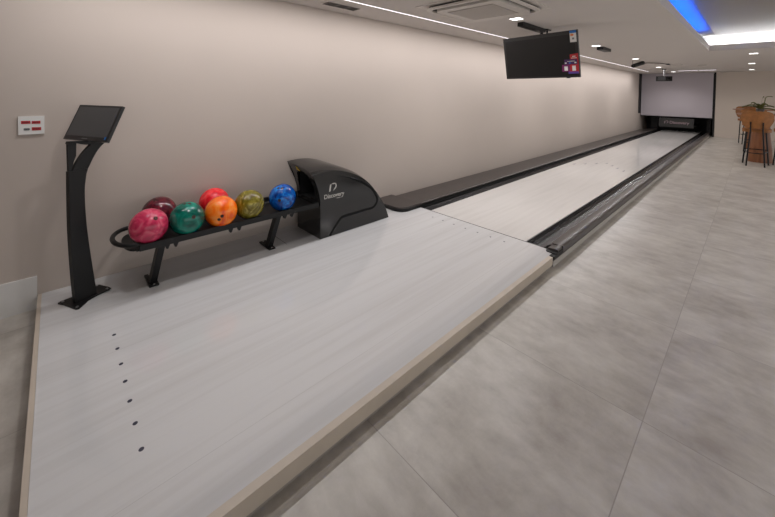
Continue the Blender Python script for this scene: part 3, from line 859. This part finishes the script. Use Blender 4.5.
# projector
pj = thing('projector', 'black projector hanging from a ceiling pole before the screen', 'projector', (-1.92, 13.2, ZC))
PJ = Matrix.Translation((-1.92, 13.2, 0)) @ Matrix.Rotation(R(10), 4, 'Z')
bm = BM(); box(bm, -.19, .19, -.13, .13, 1.785, 1.925, PJ); pb = part('body', bm, M['black'], pj, bevel=.012)
bm = BM(); lathe(bm, [(.04, 0), (.04, .03), (.03, .03), (.028, .02)], 0, 0, 16); place(bm, PJ @ Matrix.Translation((.12, -.132, 1.855)) @ Matrix.Rotation(R(90), 4, 'X')); part('lens', bm, M['groove'], pb, smooth=True)
for k in range(5):
    bm = BM(); box(bm, -.15, .04, -.1345, -.1305, 1.81+k*.02, 1.818+k*.02, PJ); part('air_slit', bm, M['grey'], pb)
bm = BM(); tube(bm, [(-1.92, 13.2, 1.926), (-1.92, 13.2, ZC-.02)], .018, 10); part('pole', bm, M['metal'], pj)
bm = BM(); lathe(bm, [(.05, ZC-.02), (.06, ZC-.001)], -1.92, 13.2, 16); part('ceiling_plate', bm, M['black'], pj)
for a, b_ in ((-.12, -.02), (.13, .02)):
    bm = BM(); p = PJ @ Vector((a, 0, 1.926)); q = PJ @ Vector((b_, 0, ZC-.03)) if a > 0 else PJ @ Vector((a, 0, 2.03))
    tube(bm, [p, q], .006, 6); part('brace', bm, M['metal'], pj)

# ------------------------------------------------------------------ bar tables, stools and plant
def stool(loc, rz, label):
    """bar stool facing local +Y (backrest at -Y)"""
    s = thing('bar_stool', label, 'bar stool', loc, rz, group='tan bar stools around the tables')
    b = BM(); prism(b, rrect(-.20, .20, -.17, .20, .09), 'z', .665, .725); part('seat', b, M['leather'], s, world=False, bevel=.015)
    # curved backrest panel
    b = BM(); n = 12; fo, fi = [], []
    outline = [(-.95, .905), (-.92, .985), (-.80, 1.045), (-.5, 1.068), (0, 1.07), (.5, 1.068), (.80, 1.045), (.92, .985), (.95, .905), (.78, .82), (.60, .75), (.3, .735), (-.3, .735), (-.60, .75), (-.78, .82)]
    def bend(u, z, off):
        t = u*.95; return (.29*math.sin(t)*1.0, -.245 + .13*(1-math.cos(t))*1.6 - .06*(z-.75) + off, z)
    # fill as strips between left and right outline for a clean curved plate
    zs = [.735, .75, .785, .82, .86, .905, .95, .985, 1.02, 1.045, 1.062, 1.07]
    def half(z):
        P = [(.30, .735), (.60, .75), (.78, .82), (.95, .905), (.92, .985), (.80, 1.045), (.62, 1.062), (.5, 1.07)]
        for (u0, z0), (u1, z1) in zip(P, P[1:]):
            if z0 <= z <= z1: return u0 + (u1-u0)*(z-z0)/(z1-z0)
        return .5
    for off, store in ((0, fo), (.03, fi)):
        for z in zs:
            hh = half(z); store.append([b.verts.new(bend(-hh + 2*hh*k/n, z, off)) for k in range(n+1)])
    for S in (fo, fi):
        for A, B in zip(S, S[1:]):
            for k in range(n): b.faces.new((A[k], A[k+1], B[k+1], B[k]))
    m_ = len(zs)
    for i in range(m_-1):
        for k in (0, n): b.faces.new((fo[i][k], fo[i+1][k], fi[i+1][k], fi[i][k]))
    for i in (0, m_-1):
        for k in range(n): b.faces.new((fo[i][k], fo[i][k+1], fi[i][k+1], fi[i][k]))
    part('backrest', b, M['leather'], s, world=False, smooth=True)
    for sx in (-1, 1):
        b = BM(); tube(b, [(sx*.125, -.20, .0), (sx*.083, -.262, .70), (sx*.083, -.258, .86)], .0125, 8); part('leg', b, M['black'], s, world=False)
        b = BM(); tube(b, [(sx*.18, .18, .0), (sx*.13, .13, .664)], .0125, 8); part('leg', b, M['black'], s, world=False)
    b = BM(); tube(b, [(-.115, -.215, .26), (.115, -.215, .26)], .009, 8); part('footrest', b, M['black'], s, world=False)
    b = BM(); tube(b, [(-.16, .16, .30), (.16, .16, .30)], .009, 8); part('footrest', b, M['black'], s, world=False)
    for sx in (-1, 1):
        b = BM(); tube(b, [(sx*.11, -.215, .27), (sx*.16, .16, .27)], .009, 8); part('stretcher', b, M['black'], s, world=False)
    return s
st0 = stool((.02, 10.0, 0), 0, 'tan bar stool with its back to us, nearest at the round wooden table')
dup(st0, (-.02, 12.15, 0), 'tan bar stool behind the nearest wooden table, under the plant', R(-4))
dup(st0, (-.14, 14.35, 0), 'farthest tan bar stool, close to the end wall', R(-160))
dup(st0, (.47, 10.45, 0), 'tan bar stool cut by the right edge, right of the nearest wooden table', R(80))

def table(loc, label, r, zt):
    t = thing('bar_table', label, 'bar table', loc, group='round wooden bar tables')
    b = BM(); lathe(b, [(r-.02, zt-.03), (r, zt-.02), (r, zt-.004), (r-.006, zt)], 0, 0, 40); part('table_top', b, M['top_wood'], t, world=False, smooth=True)
    b = BM(); lathe(b, [(.185, .001), (.17, .25), (.135, .6), (.12, zt-.031)], 0, 0, 28); part('pedestal', b, M['table_wood'], t, world=False, smooth=True)
    return t
t1 = table((.085, 10.62, 0), 'round wooden bar table with cone pedestal, nearest, carrying the plant', .37, 1.0)
table((-.02, 13.2, 0), 'round wooden bar table with cone pedestal, farther back near the end wall', .42, 1.03)

pl = thing('potted_plant', 'small spiky green plant in a pot on the nearest wooden bar table', 'plant', (.06, 10.72, 1.0))
bm = BM(); lathe(bm, [(.045, .001), (.06, .06), (.062, .10), (.05, .10)], 0, 0, 16); part('pot', bm, M['pot'], pl, world=False, smooth=True)
LV = [(-.27, .05, .15, .10), (-.20, -.1, .18, .15), (.20, .05, .16, .12), (.24, -.06, .09, .10), (-.10, .1, .20, .2), (.08, .1, .22, .22), (-.05, -.12, .2, .2), (.05, .0, .36, .32), (.11, -.12, .20, .18), (-.14, .0, .23, .2)]
for dx, dy, hz, mid in LV:
    bm = BM(); a = Vector((0, 0, .09)); e = Vector((dx, dy, hz-.02)); mdl = Vector((dx*.5, dy*.5, hz+.05))
    side = Vector((-dy, dx, 0)).normalized()
    prev = None
    for k in range(9):
        t = k/8; p = a*(1-t)**2 + mdl*2*t*(1-t) + e*t*t; wd = .032*math.sin(PI*min(1, .12+t*.88))+.001
        row = [bm.verts.new(p - side*wd), bm.verts.new(p + Vector((0, 0, .013))), bm.verts.new(p + side*wd), bm.verts.new(p - Vector((0, 0, .013)))]
        if prev:
            for q in range(4): bm.faces.new((prev[q], prev[(q+1) % 4], row[(q+1) % 4], row[q]))
        prev = row
    part('leaf', bm, M['leaf'], pl, world=False, smooth=True)
bm = BM(); tube(bm, catmull([(.03, 0, .1), (.06, 0, .25), (.075, 0, .34), (.12, 0, .36), (.17, 0, .355)], 4), .010, 6); part('stem', bm, M['leaf'], pl, world=False, smooth=True)

# ------------------------------------------------------------------ lamps
def spot(loc, power, size, blend, col=(1, .965, .935), rad=.05):
    l = bpy.data.lights.new('downlight_or_fill_lamp', 'SPOT'); l.energy = power; l.spot_size = R(size); l.spot_blend = blend
    l.color = col; l.shadow_soft_size = rad
    o = bpy.data.objects.new('downlight_or_fill_lamp', l); C.objects.link(o); o.location = loc
    return o
def area(name, loc, sx, sy, power, col=(1, 1, 1), rot=(0, 0, 0)):
    l = bpy.data.lights.new(name, 'AREA'); l.shape = 'RECTANGLE'; l.size = sx; l.size_y = sy; l.energy = power; l.color = col
    o = bpy.data.objects.new(name, l); C.objects.link(o); o.location = loc; o.rotation_euler = rot
    return o
for (loc, lab) in DL:
    p = 40 if loc[0] < -1 else 21
    spot((loc[0], loc[1], ZC-.012), p, 140, .9)
spot((-1.80, .72, ZC-.012), 20, 140, .9)
for y in (2.2, 4.8, 7.2):  # unseen fill spots added on the right to brighten floor and room
    spot((2.2, y, ZC-.012), 120, 150, .9)
area('led_line_lamp', (-2.514, 7.1, ZC-.0045), .012, 14.6, 76, (1, .975, .98))

w_ = bpy.data.worlds.new('room_ambient'); sc.world = w_; w_.use_nodes = True
bg = w_.node_tree.nodes['Background']; bg.inputs[0].default_value = (1, .985, .975, 1); bg.inputs[1].default_value = .78

# ------------------------------------------------------------------ camera
th, roll, pitch, f = R(46.5), R(0.8), R(1.5), 350.0
fw = Vector((-math.sin(th)*math.cos(pitch), math.cos(th)*math.cos(pitch), -math.sin(pitch)))
rt = Vector((math.cos(th), math.sin(th), 0)); up = rt.cross(fw)
r2 = rt*math.cos(roll) + up*math.sin(roll); u2 = -rt*math.sin(roll) + up*math.cos(roll)
cd = bpy.data.cameras.new('camera'); cam = bpy.data.objects.new('camera', cd); C.objects.link(cam)
cam.matrix_world = Matrix(((r2.x, u2.x, -fw.x, 0), (r2.y, u2.y, -fw.y, 0), (r2.z, u2.z, -fw.z, 1.34), (0, 0, 0, 1)))
cd.sensor_width = 36; cd.lens = f/775*36
cd.shift_y = -(258.5 - (92.2 + f*math.tan(pitch)))/775
cd.clip_start = .05
sc.camera = cam
